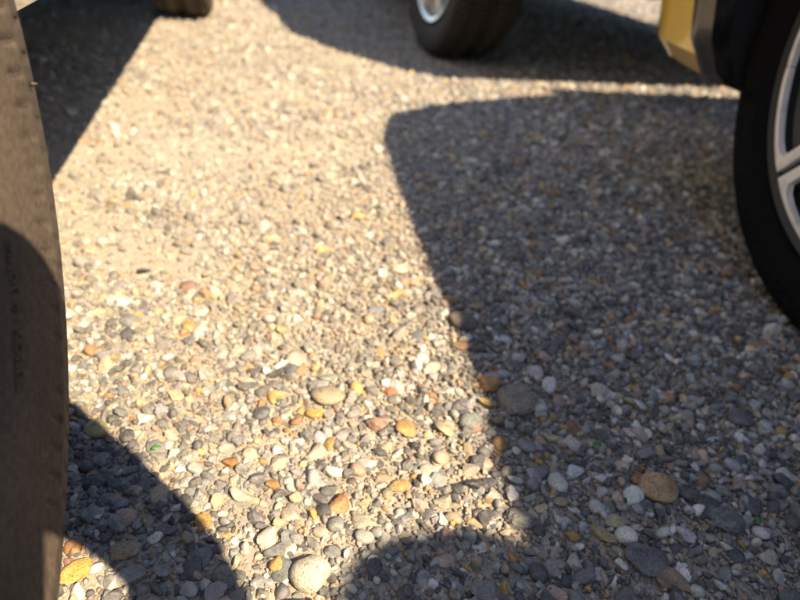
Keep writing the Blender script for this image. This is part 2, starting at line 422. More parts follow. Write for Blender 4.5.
    for sx in (-1, 1):
        my, mz = p['mirror']; hw = interp(wid, my)
        bm = bmesh.new(); bmesh.ops.create_icosphere(bm, subdivisions=3, radius=1)
        for v in bm.verts:
            c = v.co; c.x = math.copysign(abs(c.x)**0.7, c.x); c.z = math.copysign(abs(c.z)**0.7, c.z)
            if c.y < -0.25: c.y = -0.25
            v.co = Vector((sx*(hw*0.93+p.get('mirror_out', 0.10))+c.x*p.get('mirror_half', 0.115), my+c.y*0.075, mz+c.z*0.07))
        mi = bm_obj('mirror', bm, p['paint'], root, True)
        box('mirror_stalk', (sx*(hw*0.93-0.01), my, mz-0.05), (0.12, 0.05, 0.035), M['plastic'], mi, 0.008)
        for dy in p['handles']:
            zz = interp(top, dy)-0.13; box('door_handle', (sx*(interp(wid, dy)*0.985+0.008), dy, zz), (0.03, 0.16, 0.028), p['paint'], root, 0.008)
        hx = interp(wid, yf-0.12)*(0.40 if 'nose_taper' in p else 0.78)
        box('headlight', (sx*hx, yf-0.115, interp(top, yf-0.1)-0.12), (0.26, 0.14, 0.12), M['lamp'], root, 0.03, rot=(0, 0, -sx*0.5))
        hx = interp(wid, yr+0.06)*0.86
        box('tail_light', (sx*hx, yr+0.07, interp(top, yr+0.05)-0.12), (0.22, 0.12, 0.16), M['red_lamp'], root, 0.03, rot=(0, 0, sx*0.4))
    box('number_plate', (0, yf+0.004, 0.46), (0.50, 0.012, 0.11), M['plate'], root, 0.003)
    box('number_plate', (0, yr-0.004, 0.62), (0.50, 0.012, 0.11), M['plate'], root, 0.003)
    box('grille', (0, yf-0.004, 0.60), (0.75, 0.03, 0.12), M['plastic'], root, 0.008)
    # wheels
    for sx in (-1, 1):
        for yc in (WB/2, -WB/2):
            make_wheel(root, R, p['tw'], p['rim'], p['style'], p['tyre_mats'], (sx*(hwm-p['inset']-p['tw']/2), yc, R), sx < 0, p.get('start', 0))
    return root, sec, wid

def place(root, psi, side_c, along, local_xy):
    """put the point local_xy of the car at lateral side_c / distance along, in the frame turned by psi"""
    d = Vector((math.sin(psi), math.cos(psi), 0)); n = Vector((math.cos(psi), -math.sin(psi), 0))
    root.rotation_euler = (0, 0, -psi)
    P = n*side_c + d*along
    root.location = P - (n*local_xy[0] + d*local_xy[1])

# --- yellow crossover on the right, its front away from the camera
psiR = RAD(-15.0); STEER = RAD(-7)
pR = dict(W=1.80, WB=2.58, FO=0.68, RO=0.72, R=0.33, arch=0.350, tw=0.215, rim=0.243, inset=0.025, style='black', start=6,
          tyre_mats=[M['rubber_black'], M['rubber_black']], paint=M['yellow_paint'], plan=None,
          plan_front=[(0.0, 0.58), (0.02, 0.80), (0.06, 0.91), (0.14, 0.965), (0.28, 0.995), (0.45, 1.0)],
          nose_taper=[(0.0, 0.35), (0.06, 0.45), (0.14, 0.57), (0.275, 0.79), (0.42, 0.965), (0.6, 1.0)],
          plan_rear=[(0.0, 0.70), (0.04, 0.82), (0.12, 0.92), (0.3, 0.98), (0.5, 1.0)],
          bottom=[(-2.1, 0.33), (-1.7, 0.24), (-1.2, 0.23), (1.5, 0.23), (1.75, 0.232), (1.95, 0.24), (2.05, 0.26)],
          top=[(-2.05, 0.80), (-1.98, 0.95), (-1.8, 1.0), (0.3, 0.97), (0.75, 0.96), (1.3, 0.90), (1.6, 0.84), (1.82, 0.74), (1.94, 0.67), (2.0, 0.58)],
          green=[(-1.90, 1.02), (-1.55, 1.42), (-1.2, 1.50), (-0.5, 1.55), (-0.05, 1.52), (0.70, 0.98)], gh_h=0.58, tumble=0.20,
          side_windows=[(0.42, -0.42, -0.42, -0.05), (-0.50, -1.25, -1.15, -0.50)], screen=(0.05, 0.62), rear_screen=(-1.60, -1.86),
          pan_z=0.20, mirror=(0.165, 1.02), mirror_out=0.045, mirror_half=0.09, handles=(-0.25, -1.1))
carR, secR, widR = make_car('yellow_crossover', pR)
def place_at(root, psi, P, local_xy):
    d = Vector((math.sin(psi), math.cos(psi), 0)); n = Vector((math.cos(psi), -math.sin(psi), 0))
    root.rotation_euler = (0, 0, -psi); root.location = P - (n*local_xy[0] + d*local_xy[1])
_d = Vector((math.sin(STEER), math.cos(STEER), 0)); _n = Vector((math.cos(STEER), -math.sin(STEER), 0))
place_at(carR, psiR, _n*(0.575+pR['tw']/2)+_d*0.585, (-(pR['W']/2-pR['inset']-pR['tw']/2), pR['WB']/2))
for w_ in carR.children:                                        # front wheels left slightly turned
    if w_.name.startswith('wheel') and w_.location.y > 0: w_.rotation_euler.z += psiR-STEER
tag(carR, 'yellow crossover with black wheel-arch cladding and black alloy wheels with bright machined edges', 'car')
# black arch cladding and lower valance, 9 mm proud of the paint
def body_x(sec, y, z):
    s = sec(y); zs = [q[1] for q in s[1:11]]; xs = [q[0] for q in s[1:11]]
    return float(np.interp(z, zs[1:], xs[1:]))
for sx in (-1, 1):
    for yc in (pR['WB']/2, -pR['WB']/2):
        V = []; Fc = []; nr = 5; na = 34
        for i in range(na+1):
            th = RAD(-38+ (180+76)*i/na)
            for j in range(nr):
                rr = pR['arch']-0.002+0.066*j/(nr-1)
                y = yc+rr*math.cos(th); z = max(pR['R']+0.012+rr*math.sin(th), interp(pR['bottom'], y)+0.004)
                x = body_x(secR, y, z)+(0.012 if j < nr-1 else 0.004)
                V.append((sx*x, y, z))
        n0 = len(V); V += [(v[0]-sx*0.03, v[1], v[2]) for v in V]
        for i in range(na):
            for j in range(nr-1):
                a = i*nr+j; Fc.append((a, a+1, a+nr+1, a+nr)); Fc.append((n0+a, n0+a+nr, n0+a+nr+1, n0+a+1))
            a = i*nr; Fc.append((a, a+nr, n0+a+nr, n0+a)); a = i*nr+nr-1; Fc.append((a, n0+a, n0+a+nr, a+nr))
        o = mesh_obj('arch_cladding', V, Fc, M['gloss_black'], carR); shade_auto(o, 50)
    box('sill_cladding', (sx*(0.868), -0.02, 0.30), (0.075, 1.80, 0.14), M['plastic'], carR, 0.02)

# --- white high-sill vehicle on the left, its rear wheel beside the camera
psiL = RAD(-16)
pL = dict(W=1.82, WB=2.50, FO=0.82, RO=0.80, R=0.325, arch=0.392, tw=0.205, rim=0.188, inset=0.02, style='silver', start=10,
          tyre_mats=[M['rubber_dusty'], M['rubber_groove']], paint=M['white_paint'], plan=None,
          plan_front=[(0.0, 0.45), (0.05, 0.66), (0.14, 0.82), (0.28, 0.93), (0.5, 0.985), (0.6, 1.0)],
          plan_rear=[(0.0, 0.78), (0.04, 0.88), (0.12, 0.95), (0.3, 0.99), (0.5, 1.0)],
          bottom=[(-2.1, 0.42), (-1.8, 0.34), (-1.3, 0.32), (1.5, 0.32), (1.9, 0.36), (2.15, 0.40)],
          top=[(-2.1, 0.90), (-2.04, 1.02), (-1.8, 1.06), (0.5, 1.04), (1.2, 1.02), (1.7, 0.97), (2.0, 0.86), (2.15, 0.74)],
          green=[(-2.02, 1.08), (-1.85, 1.55), (-1.5, 1.68), (-0.5, 1.72), (0.0, 1.69), (0.85, 1.06)], gh_h=0.66, tumble=0.18,
          side_windows=[(0.55, -0.35, -0.35, 0.02), (-0.43, -1.20, -1.20, -0.43), (-1.28, -1.80, -1.65, -1.28)], screen=(0.08, 0.76), rear_screen=(-1.86, -1.98),
          pan_z=0.25, mirror=(0.45, 1.12), handles=(-0.2, -1.05))
carL, secL, widL = make_car('white_car', pL)
place(carL, psiL, -0.115, 0.090, (pL['W']/2-pL['inset'], -pL['WB']/2))
tag(carL, 'white car with high sills and dusty brown tyres', 'car')

# --- dark car beyond, its tail towards the camera
psiM = RAD(-18)
pM = dict(W=1.84, WB=2.66, FO=0.88, RO=0.62, R=0.325, arch=0.385, tw=0.205, rim=0.214, inset=0.025, style='silver', start=4,
          tyre_mats=[M['rubber_mid'], M['rubber_mid']], paint=M['dark_paint'], plan=None,
          plan_front=[(0.0, 0.45), (0.05, 0.66), (0.14, 0.82), (0.28, 0.93), (0.5, 0.985), (0.6, 1.0)],
          plan_rear=[(0.0, 0.90), (0.04, 0.955), (0.12, 0.985), (0.3, 1.0), (0.5, 1.0)],
          bottom=[(-2.0, 0.36), (-1.8, 0.31), (-1.4, 0.24), (1.6, 0.20), (1.9, 0.24), (2.25, 0.30)],
          top=[(-2.1, 0.90), (-2.0, 1.02), (-1.8, 1.06), (0.5, 1.04), (1.2, 1.02), (1.7, 0.97), (2.05, 0.86), (2.25, 0.72)],
          green=[(-1.98, 1.08), (-1.80, 1.56), (-1.5, 1.67), (-0.5, 1.70), (0.0, 1.67), (0.85, 1.06)], gh_h=0.64, tumble=0.16,
          side_windows=[(0.55, -0.35, -0.35, 0.02), (-0.43, -1.20, -1.20, -0.43), (-1.28, -1.78, -1.62, -1.28)], screen=(0.08, 0.76), rear_screen=(-1.81, -1.95),
          pan_z=0.245, mirror=(0.45, 1.12), handles=(-0.2, -1.05))
carM, secM, widM = make_car('dark_car', pM)
place(carM, psiM, 0.650, 2.07, (-(pM['W']/2-pM['inset']), -pM['WB']/2))
tag(carM, 'dark car with silver spoked wheel beyond the sunlit gravel strip', 'car')

# ------------------------------------------------------------------ lettering and moulding hairs on the white car's near tyre
def near_wheel():
    for o in carL.children:
        if o.name.startswith('wheel') and o.location.x > 0 and o.location.y < 0: return o
NW = near_wheel()
def tyre_text(txt, r0, phi_c, height, spacing, depth=0.0008):
    cu = bpy.data.curves.new('t', 'FONT'); cu.body = txt; cu.size = 1.0; cu.extrude = 0.12; cu.align_x = 'CENTER'; cu.space_character = spacing; cu.resolution_u = 3
    ob = bpy.data.objects.new('t', cu); COL.objects.link(ob)
    dg = bpy.context.evaluated_depsgraph_get(); dg.update()
    me = bpy.data.meshes.new_from_object(ob.evaluated_get(dg)); bpy.data.objects.remove(ob)
    k = height/0.70; w = pL['tw']/2; rim_r = pL['rim']; sh = pL['R']-rim_r
    for v in me.vertices:
        u, vv, e = v.co.x*k, v.co.y*k, v.co.z
        r = r0+vv; ph = RAD(phi_c)+u/r0
        ax = float(np.interp(r, [rim_r+0.016, rim_r+0.028, rim_r+sh*0.36, rim_r+sh*0.52, rim_r+sh*0.62], [w*0.875, w*0.93, w*0.962, w*0.987, w*0.993]))
        v.co = (ax+0.0003+e/0.12*depth, r*math.sin(ph), r*math.cos(ph))
    me.materials.clear(); me.materials.append(M['rubber_dusty'])
    return link(bpy.data.objects.new('lettering', me), NW)
tyre_text('MADE IN KOREA', 0.2205, 119, 0.0062, 1.15)
def hair(phi, r, ax, L, lean):
    bm = bmesh.new(); bmesh.ops.create_cone(bm, cap_ends=True, segments=6, radius1=0.0009, radius2=0.0004, depth=L)
    o = bm_obj('moulding_hair', bm, M['rubber_dusty'], NW, True)
    d = Vector((0.9, math.sin(RAD(phi))*lean, math.cos(RAD(phi))*lean)).normalized()
    base = Vector((ax, r*math.sin(RAD(phi)), r*math.cos(RAD(phi))))
    o.location = base + d*L*0.45; o.rotation_euler = d.to_track_quat('Z', 'Y').to_euler()
for a in ((96, 0.312, 0.088, 0.0050, 0.9), (93, 0.286, 0.1015, 0.0030, 0.2)):
    hair(*a)

# ------------------------------------------------------------------ stones
def ico(sub):
    bm = bmesh.new(); bmesh.ops.create_icosphere(bm, subdivisions=sub, radius=1)
    V = np.array([v.co[:] for v in bm.verts]); Fc = [tuple(v.index for v in f.verts) for f in bm.faces]; bm.free(); return V, Fc
def stone_mesh(i, sub, angular):
    r = np.random.default_rng(100+i); V, Fc = ico(sub)
    rad = np.ones(len(V))
    if angular:
        npl = r.integers(7, 12); nrm = r.normal(size=(npl, 3)); nrm /= np.linalg.norm(nrm, axis=1)[:, None]; dd = r.uniform(0.45, 0.80, npl)
        dots = V @ nrm.T
        for k in range(npl):
            c = dots[:, k]; lim = np.where(c > 0.05, dd[k]/np.maximum(c, 0.05), 9); rad = np.minimum(rad, lim)
    for k in range(4):
        d = r.normal(size=3)*r.uniform(1.2, 3.0); rad *= 1+0.055*np.sin(V @ d + r.uniform(0, 6))
    P = V*rad[:, None]*np.array([1.0, r.uniform(0.68, 0.92), r.uniform(0.52, 0.78)])
    P /= np.abs(P[:, :2]).max()
    me = bpy.data.meshes.new('pebble'); me.from_pydata(P.tolist(), [], Fc)
    me.polygons.foreach_set('use_smooth', [True]*len(Fc)); me.update()
    if angular:
        bm = bmesh.new(); bm.from_mesh(me)
        for e in bm.edges: e.smooth = e.calc_face_angle(0) < RAD(24)
        bm.to_mesh(me); bm.free()
    return me
SHAPES_HI = [stone_mesh(i, 3, i % 5 != 0) for i in range(14)]
SHAPES_LO = [stone_mesh(i+50, 2, i % 5 != 0) for i in range(14)]
for me in SHAPES_HI: me.materials.append(M['stone'])
for me in SHAPES_LO: me.materials.append(M['gravel'])
PAL = np.array([(0.215, 0.216, 0.22), (0.095, 0.097, 0.104), (0.33, 0.325, 0.315), (0.50, 0.485, 0.455), (0.44, 0.355, 0.24), (0.47, 0.29, 0.09), (0.33, 0.17, 0.075), (0.39, 0.28, 0.23), (0.62, 0.59, 0.53), (0.28, 0.16, 0.12)])
PW = np.array([0.25, 0.25, 0.15, 0.12, 0.10, 0.028, 0.02, 0.035, 0.04, 0.01]); PW = PW/PW.sum()
def pick_cols(n):
    c = PAL[rng.choice(len(PAL), n, p=PW)]*rng.uniform(0.75, 1.25, (n, 1))*rng.uniform(0.95, 1.05, (n, 3))
    return np.clip(c, 0.03, 0.75)

def sandy(P):                                                   # loose sand, plus the sunlit zone's washed-out tone painted in: 0..1
    x, y = P[:, 0], P[:, 1]
    s = np.zeros(len(P))
    _gx, _gy, _ = ground_at(152, 258)
    for cx, cy, rx, ry, a in ((_gx, _gy, 0.10, 0.085, 0.86), (_gx-0.10, _gy+0.06, 0.09, 0.07, 0.75), (-0.25, 0.50, 0.07, 0.05, 0.6), (-0.12, 0.56, 0.08, 0.05, 0.35), (0.02, 1.0, 0.14, 0.12, 0.4), (-0.3, 1.25, 0.25, 0.2, 0.4), (-0.15, 1.6, 0.3, 0.2, 0.35)):
        s = np.maximum(s, a*np.exp(-(((x-cx)/rx)**2+((y-cy)/ry)**2)))
    s = np.maximum(s, 0.58/(1+np.exp((x-0.03)*12))/(1+np.exp(-(y-0.5)*12)))  # broad term follows the sunlit left side; the shaded right stays dark
    return np.minimum(1, s*(1+0.5*np.sin(x*9+np.cos(y*7)*2)*np.sin(y*8.3+1))+0.03)

def jgrid(x0, x1, y0, y1, cell):
    nx, ny = int((x1-x0)/cell), int((y1-y0)/cell)
    gx, gy = np.meshgrid(np.arange(nx), np.arange(ny)); gx = gx+0.5*(gy % 2)
    P = np.stack([x0+gx.ravel()*cell, y0+gy.ravel()*cell*1.0], 1)+rng.uniform(-0.5, 0.5, (nx*ny, 2))*cell*0.95
    return P
def in_view(P, mg=60):
    px, py, z = project(np.c_[P, np.zeros(len(P))]); return (z > 0.05) & (px > -mg) & (px < 800+mg) & (py > -mg*0.5) & (py < 600+mg)

pos, rad_, lay = [], [], []
def add_layer(P, r, zf, thin=0.0, keep=None):
    if keep is not None: P, r = P[keep], r[keep]
    if thin:
        k = rng.random(len(P)) > thin*1.25*sandy(P); P, r = P[k], r[k]
    z = r*zf + rng.normal(0, 0.0008, len(P))
    pos.append(np.c_[P, z]); rad_.append(r)
def lognorm(n, med, sig, lo, hi): return np.clip(med*np.exp(rng.normal(0, sig, n)), lo, hi)

dist = lambda P: np.hypot(P[:, 0], P[:, 1])
# in view, near / middle / far
P = rng.uniform((-2.2, 0.15), (2.4, 3.2), (2000, 2)); add_layer(P, lognorm(len(P), 0.0080, 0.25, 0.0060, 0.0130), 0.34, 0.6, in_view(P) & (dist(P) < 3.2)); nbig = len(pos[0])
P = jgrid(-1.1, 1.1, 0.12, 1.5, 0.0090); d = dist(P); add_layer(P, lognorm(len(P), 0.0046, 0.38, 0.0024, 0.0110), 0.30, 0.75, in_view(P) & (d < 1.35))
P = jgrid(-1.1, 1.1, 0.12, 1.5, 0.0064); d = dist(P); add_layer(P, lognorm(len(P), 0.0030, 0.28, 0.0017, 0.0050), 0.12, 0.7, in_view(P) & (d < 1.35))
P = jgrid(-0.7, 0.7, 0.12, 1.0, 0.0042); d = dist(P); add_layer(P, lognorm(len(P), 0.0016, 0.25, 0.0009, 0.0026), 0.30, 0.8, in_view(P) & (d < 0.95))
P = jgrid(-2.2, 2.4, 0.9, 3.2, 0.0100); d = dist(P); add_layer(P, lognorm(len(P), 0.0052, 0.38, 0.0030, 0.0120), 0.30, 0.7, in_view(P) & (d >= 1.35) & (d < 2.9))
P = jgrid(-2.2, 2.4, 0.9, 3.2, 0.0085); d = dist(P); add_layer(P, lognorm(len(P), 0.0040, 0.22, 0.0026, 0.0060), 0.10, 0.3, in_view(P) & (d >= 1.35) & (d < 2.4))
P = jgrid(-4.0, 5.0, 1.8, 8.0, 0.0165); d = dist(P); add_layer(P, lognorm(len(P), 0.0085, 0.28, 0.0055, 0.014), 0.30, 0.4, in_view(P) & (d >= 2.8))
# round about, out of the frame
P = jgrid(-2.4, 2.6, -1.6, 3.4, 0.0150); add_layer(P, lognorm(len(P), 0.0080, 0.30, 0.0050, 0.014), 0.25, 0.3, ~in_view(P))
P = jgrid(-4.2, 4.6, -3.6, 6.0, 0.0200); d = np.hypot(P[:, 0]-0.2, P[:, 1]-0.6); out_ = (P[:, 0] < -2.4) | (P[:, 0] > 2.6) | (P[:, 1] < -1.6) | (P[:, 1] > 3.4)
add_layer(P, lognorm(len(P), 0.0100, 0.30, 0.0060, 0.017), 0.25, 0.0, ~in_view(P) & out_ & (rng.random(len(P)) < np.clip((4.4-d)/1.6, 0, 1)))
pos = np.concatenate(pos); rad_ = np.concatenate(rad_)

# stones one can pick out, from the photograph: pixel, size in pixels, colour, squash, turn
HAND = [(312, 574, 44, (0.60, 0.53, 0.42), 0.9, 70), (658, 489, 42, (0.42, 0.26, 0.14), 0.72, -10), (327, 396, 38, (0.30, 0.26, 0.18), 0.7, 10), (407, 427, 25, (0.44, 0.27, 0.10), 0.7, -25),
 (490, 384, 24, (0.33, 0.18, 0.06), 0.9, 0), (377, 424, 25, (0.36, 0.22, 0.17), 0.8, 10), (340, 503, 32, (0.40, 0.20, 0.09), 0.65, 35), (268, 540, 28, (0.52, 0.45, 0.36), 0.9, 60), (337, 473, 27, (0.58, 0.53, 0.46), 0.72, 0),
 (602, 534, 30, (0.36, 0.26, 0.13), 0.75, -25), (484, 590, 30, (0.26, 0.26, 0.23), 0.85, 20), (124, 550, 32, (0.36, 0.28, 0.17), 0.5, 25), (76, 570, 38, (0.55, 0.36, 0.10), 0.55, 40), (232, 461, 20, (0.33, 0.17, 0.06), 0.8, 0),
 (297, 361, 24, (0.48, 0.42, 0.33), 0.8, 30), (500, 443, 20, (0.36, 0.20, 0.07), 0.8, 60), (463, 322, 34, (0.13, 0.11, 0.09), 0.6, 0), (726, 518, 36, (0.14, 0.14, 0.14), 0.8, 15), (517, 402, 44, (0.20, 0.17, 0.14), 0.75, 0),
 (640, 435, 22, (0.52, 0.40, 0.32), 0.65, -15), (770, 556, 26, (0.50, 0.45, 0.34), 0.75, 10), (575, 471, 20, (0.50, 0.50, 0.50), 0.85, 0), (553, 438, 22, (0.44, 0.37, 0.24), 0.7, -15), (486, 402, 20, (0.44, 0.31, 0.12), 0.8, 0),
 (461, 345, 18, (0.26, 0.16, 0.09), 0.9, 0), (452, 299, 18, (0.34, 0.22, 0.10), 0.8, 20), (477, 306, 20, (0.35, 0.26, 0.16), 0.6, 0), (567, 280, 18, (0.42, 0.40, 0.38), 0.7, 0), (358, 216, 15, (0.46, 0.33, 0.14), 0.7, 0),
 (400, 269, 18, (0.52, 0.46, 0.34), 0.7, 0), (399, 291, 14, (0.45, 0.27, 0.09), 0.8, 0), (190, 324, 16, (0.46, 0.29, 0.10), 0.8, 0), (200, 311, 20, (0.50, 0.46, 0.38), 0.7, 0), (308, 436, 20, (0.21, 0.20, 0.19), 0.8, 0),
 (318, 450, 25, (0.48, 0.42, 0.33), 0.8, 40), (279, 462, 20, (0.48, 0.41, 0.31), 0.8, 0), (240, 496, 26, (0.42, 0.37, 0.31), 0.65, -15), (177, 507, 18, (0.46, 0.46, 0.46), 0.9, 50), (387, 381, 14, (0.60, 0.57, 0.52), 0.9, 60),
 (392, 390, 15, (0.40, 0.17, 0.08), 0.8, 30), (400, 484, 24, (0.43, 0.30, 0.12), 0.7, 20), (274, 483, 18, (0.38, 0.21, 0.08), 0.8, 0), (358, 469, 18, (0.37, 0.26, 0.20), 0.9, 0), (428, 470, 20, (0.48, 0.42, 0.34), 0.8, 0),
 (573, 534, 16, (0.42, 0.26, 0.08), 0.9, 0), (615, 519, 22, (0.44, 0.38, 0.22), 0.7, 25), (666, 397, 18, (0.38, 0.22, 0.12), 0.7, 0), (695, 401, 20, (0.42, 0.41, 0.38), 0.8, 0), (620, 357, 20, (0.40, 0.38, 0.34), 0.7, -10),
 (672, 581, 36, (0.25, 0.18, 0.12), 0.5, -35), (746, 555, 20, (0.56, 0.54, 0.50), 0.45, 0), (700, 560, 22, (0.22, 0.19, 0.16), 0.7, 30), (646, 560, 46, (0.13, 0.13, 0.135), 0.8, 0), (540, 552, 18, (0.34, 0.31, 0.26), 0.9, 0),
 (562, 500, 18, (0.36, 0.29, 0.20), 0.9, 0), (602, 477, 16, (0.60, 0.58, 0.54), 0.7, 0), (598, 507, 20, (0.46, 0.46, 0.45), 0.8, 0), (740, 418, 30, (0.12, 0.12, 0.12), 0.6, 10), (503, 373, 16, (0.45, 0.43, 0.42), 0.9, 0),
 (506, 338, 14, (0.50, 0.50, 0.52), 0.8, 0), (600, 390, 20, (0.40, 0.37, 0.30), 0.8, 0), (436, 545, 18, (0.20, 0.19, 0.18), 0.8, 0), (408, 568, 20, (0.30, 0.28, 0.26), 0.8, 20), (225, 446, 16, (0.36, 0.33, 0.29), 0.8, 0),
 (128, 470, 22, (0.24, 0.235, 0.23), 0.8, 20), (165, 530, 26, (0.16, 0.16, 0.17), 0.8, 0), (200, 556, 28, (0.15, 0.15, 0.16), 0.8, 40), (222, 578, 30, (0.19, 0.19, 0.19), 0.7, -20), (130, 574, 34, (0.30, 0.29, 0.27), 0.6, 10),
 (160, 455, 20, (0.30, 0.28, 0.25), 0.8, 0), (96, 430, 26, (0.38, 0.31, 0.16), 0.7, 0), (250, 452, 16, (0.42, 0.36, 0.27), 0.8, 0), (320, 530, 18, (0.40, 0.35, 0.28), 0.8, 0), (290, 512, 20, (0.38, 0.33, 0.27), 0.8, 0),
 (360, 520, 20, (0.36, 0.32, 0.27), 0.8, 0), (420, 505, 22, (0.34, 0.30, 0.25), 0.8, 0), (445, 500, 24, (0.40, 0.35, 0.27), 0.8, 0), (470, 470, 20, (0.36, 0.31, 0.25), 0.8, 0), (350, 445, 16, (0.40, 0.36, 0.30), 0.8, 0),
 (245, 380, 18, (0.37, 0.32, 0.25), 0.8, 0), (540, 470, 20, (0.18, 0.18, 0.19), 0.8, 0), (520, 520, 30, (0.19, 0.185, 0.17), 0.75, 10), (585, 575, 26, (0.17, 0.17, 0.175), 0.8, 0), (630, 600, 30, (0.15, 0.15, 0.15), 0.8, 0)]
used_xy = []
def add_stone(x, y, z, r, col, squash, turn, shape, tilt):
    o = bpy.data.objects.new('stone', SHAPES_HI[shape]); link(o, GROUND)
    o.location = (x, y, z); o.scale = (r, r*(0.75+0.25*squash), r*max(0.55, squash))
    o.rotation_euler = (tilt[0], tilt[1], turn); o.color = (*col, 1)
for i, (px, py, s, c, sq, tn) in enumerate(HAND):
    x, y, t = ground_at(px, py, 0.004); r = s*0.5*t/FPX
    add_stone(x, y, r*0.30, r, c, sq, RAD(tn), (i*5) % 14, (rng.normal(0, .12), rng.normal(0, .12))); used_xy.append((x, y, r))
U = np.array(used_xy)
keep = np.ones(len(pos), bool)
near = np.where((dist(pos) < 1.2))[0]
for x, y, r in used_xy:
    dd = np.hypot(pos[near, 0]-x, pos[near, 1]-y); keep[near[(dd < r*0.85) & (rad_[near] > 0.0028)]] = False
pos, rad_ = pos[keep], rad_[keep]
# the further stones that show largest become pieces of their own, up to 300 in all
px, py, zz = project(pos); app = np.where((px > 5) & (px < 795) & (py > 5) & (py < 595) & (zz > 0.1), rad_/np.maximum(zz, 0.1), 0)
order = np.argsort(-app)[:300-len(HAND)]
cols = pick_cols(len(order))
for k, i in enumerate(order):
    add_stone(pos[i, 0], pos[i, 1], pos[i, 2], rad_[i], cols[k], rng.uniform(0.6, 1.0), rng.uniform(0, 6.28), int(rng.integers(14)), rng.normal(0, .3, 2))
mask = np.ones(len(pos), bool); mask[order] = False; pos, rad_ = pos[mask], rad_[mask]

def make_gravel():
    n = len(pos); me = bpy.data.meshes.new('gravel'); me.vertices.add(n); me.vertices.foreach_set('co', pos.astype(np.float32).ravel())
    rot = np.c_[rng.normal(0, .5, n), rng.normal(0, .5, n), rng.uniform(0, 6.28, n)]
    scl = rad_[:, None]*np.c_[rng.uniform(0.9, 1.25, n), rng.uniform(0.60, 1.1, n), rng.uniform(0.6, 1.3, n)]
    col = np.c_[pick_cols(n), np.ones(n)]
    sd = 0.8*sandy(pos)[:, None]; col[:, :3] = col[:, :3]*(1-sd)+np.array([0.42, 0.375, 0.305])*sd  # paled by sand, and by the sunlit look put into the stone colour
    fine = rad_ < 0.0028; col[fine, :3] = col[fine, :3]*0.5+np.array([0.36, 0.305, 0.235])*0.5
    for nm, ty, dat in (('rot', 'FLOAT_VECTOR', rot), ('scl', 'FLOAT_VECTOR', scl), ('col', 'FLOAT_COLOR', col)):
        a = me.attributes.new(nm, ty, 'POINT'); a.data.foreach_set('color' if ty == 'FLOAT_COLOR' else 'vector', dat.astype(np.float32).ravel())
    a = me.attributes.new('idx', 'INT', 'POINT'); a.data.foreach_set('value', rng.integers(0, 14, n).astype(np.int32))
    coll = bpy.data.collections.new('pebble_shapes')
    for i, sm in enumerate(SHAPES_LO): coll.objects.link(bpy.data.objects.new('pebble_%02d' % i, sm))
    ob = bpy.data.objects.new('gravel', me); link(ob, GROUND); tag(ob, kind='stuff')
    ng = bpy.data.node_groups.new('scatter', 'GeometryNodeTree')
    ng.interface.new_socket('Geometry', in_out='INPUT', socket_type='NodeSocketGeometry'); ng.interface.new_socket('Geometry', in_out='OUTPUT', socket_type='NodeSocketGeometry')
    gi = ng.nodes.new('NodeGroupInput'); go = ng.nodes.new('NodeGroupOutput')
    ci = ng.nodes.new('GeometryNodeCollectionInfo'); ci.inputs[0].default_value = coll; ci.inputs[1].default_value = True; ci.inputs[2].default_value = True
    ip = ng.nodes.new('GeometryNodeInstanceOnPoints'); ip.inputs['Pick Instance'].default_value = True
    def attr(nm, ty):
        a = ng.nodes.new('GeometryNodeInputNamedAttribute'); a.data_type = ty; a.inputs[0].default_value = nm; return a.outputs[0]
    e2r = ng.nodes.new('FunctionNodeEulerToRotation'); L = ng.links.new
    L(gi.outputs[0], ip.inputs['Points']); L(ci.outputs[0], ip.inputs['Instance']); L(attr('idx', 'INT'), ip.inputs['Instance Index'])
    L(attr('rot', 'FLOAT_VECTOR'), e2r.inputs[0]); L(e2r.outputs[0], ip.inputs['Rotation']); L(attr('scl', 'FLOAT_VECTOR'), ip.inputs['Scale'])
    L(ip.outputs[0], go.inputs[0])
    md = ob.modifiers.new('scatter', 'NODES'); md.node_group = ng
    print('gravel stones', n)
make_gravel()

# ------------------------------------------------------------------ the photographer, crouching between the cars just behind the lens
def C3(X, U_, Fd):
    v = Vector((0, 0, CAM_H)) + cX*X + cU*U_ + cF*Fd; return (v.x, v.y, v.z)
def make_phone():
    bm = bmesh.new(); bmesh.ops.create_cube(bm, size=1)
    for v in bm.verts: v.co = Vector((v.co.x*0.076, v.co.y*0.168, v.co.z*0.0085))
    o = bm_obj('smartphone', bm, M['phone'], None, False, 0.003)
    mm = Matrix((cX, cU, -cF)).transposed().to_4x4(); mm.translation = C3(-0.004, 0.020, -0.014); o.matrix_world = mm
    s = box('screen', (0, 0, 0.0048), (0.068, 0.15, 0.0008), M['screen'], o)
    for dx, dy in ((0.004, -0.020), (0.004, -0.044)):
        bm = bmesh.new(); bmesh.ops.create_cone(bm, cap_ends=True, segments=20, radius1=0.007, radius2=0.007, depth=0.002, matrix=Matrix.Translation((dx, dy, -0.0052)))
        bm_obj('lens', bm, M['screen'], o)
    tag(o, 'black smartphone held in the crouching person\'s hand', 'phone')
make_phone()

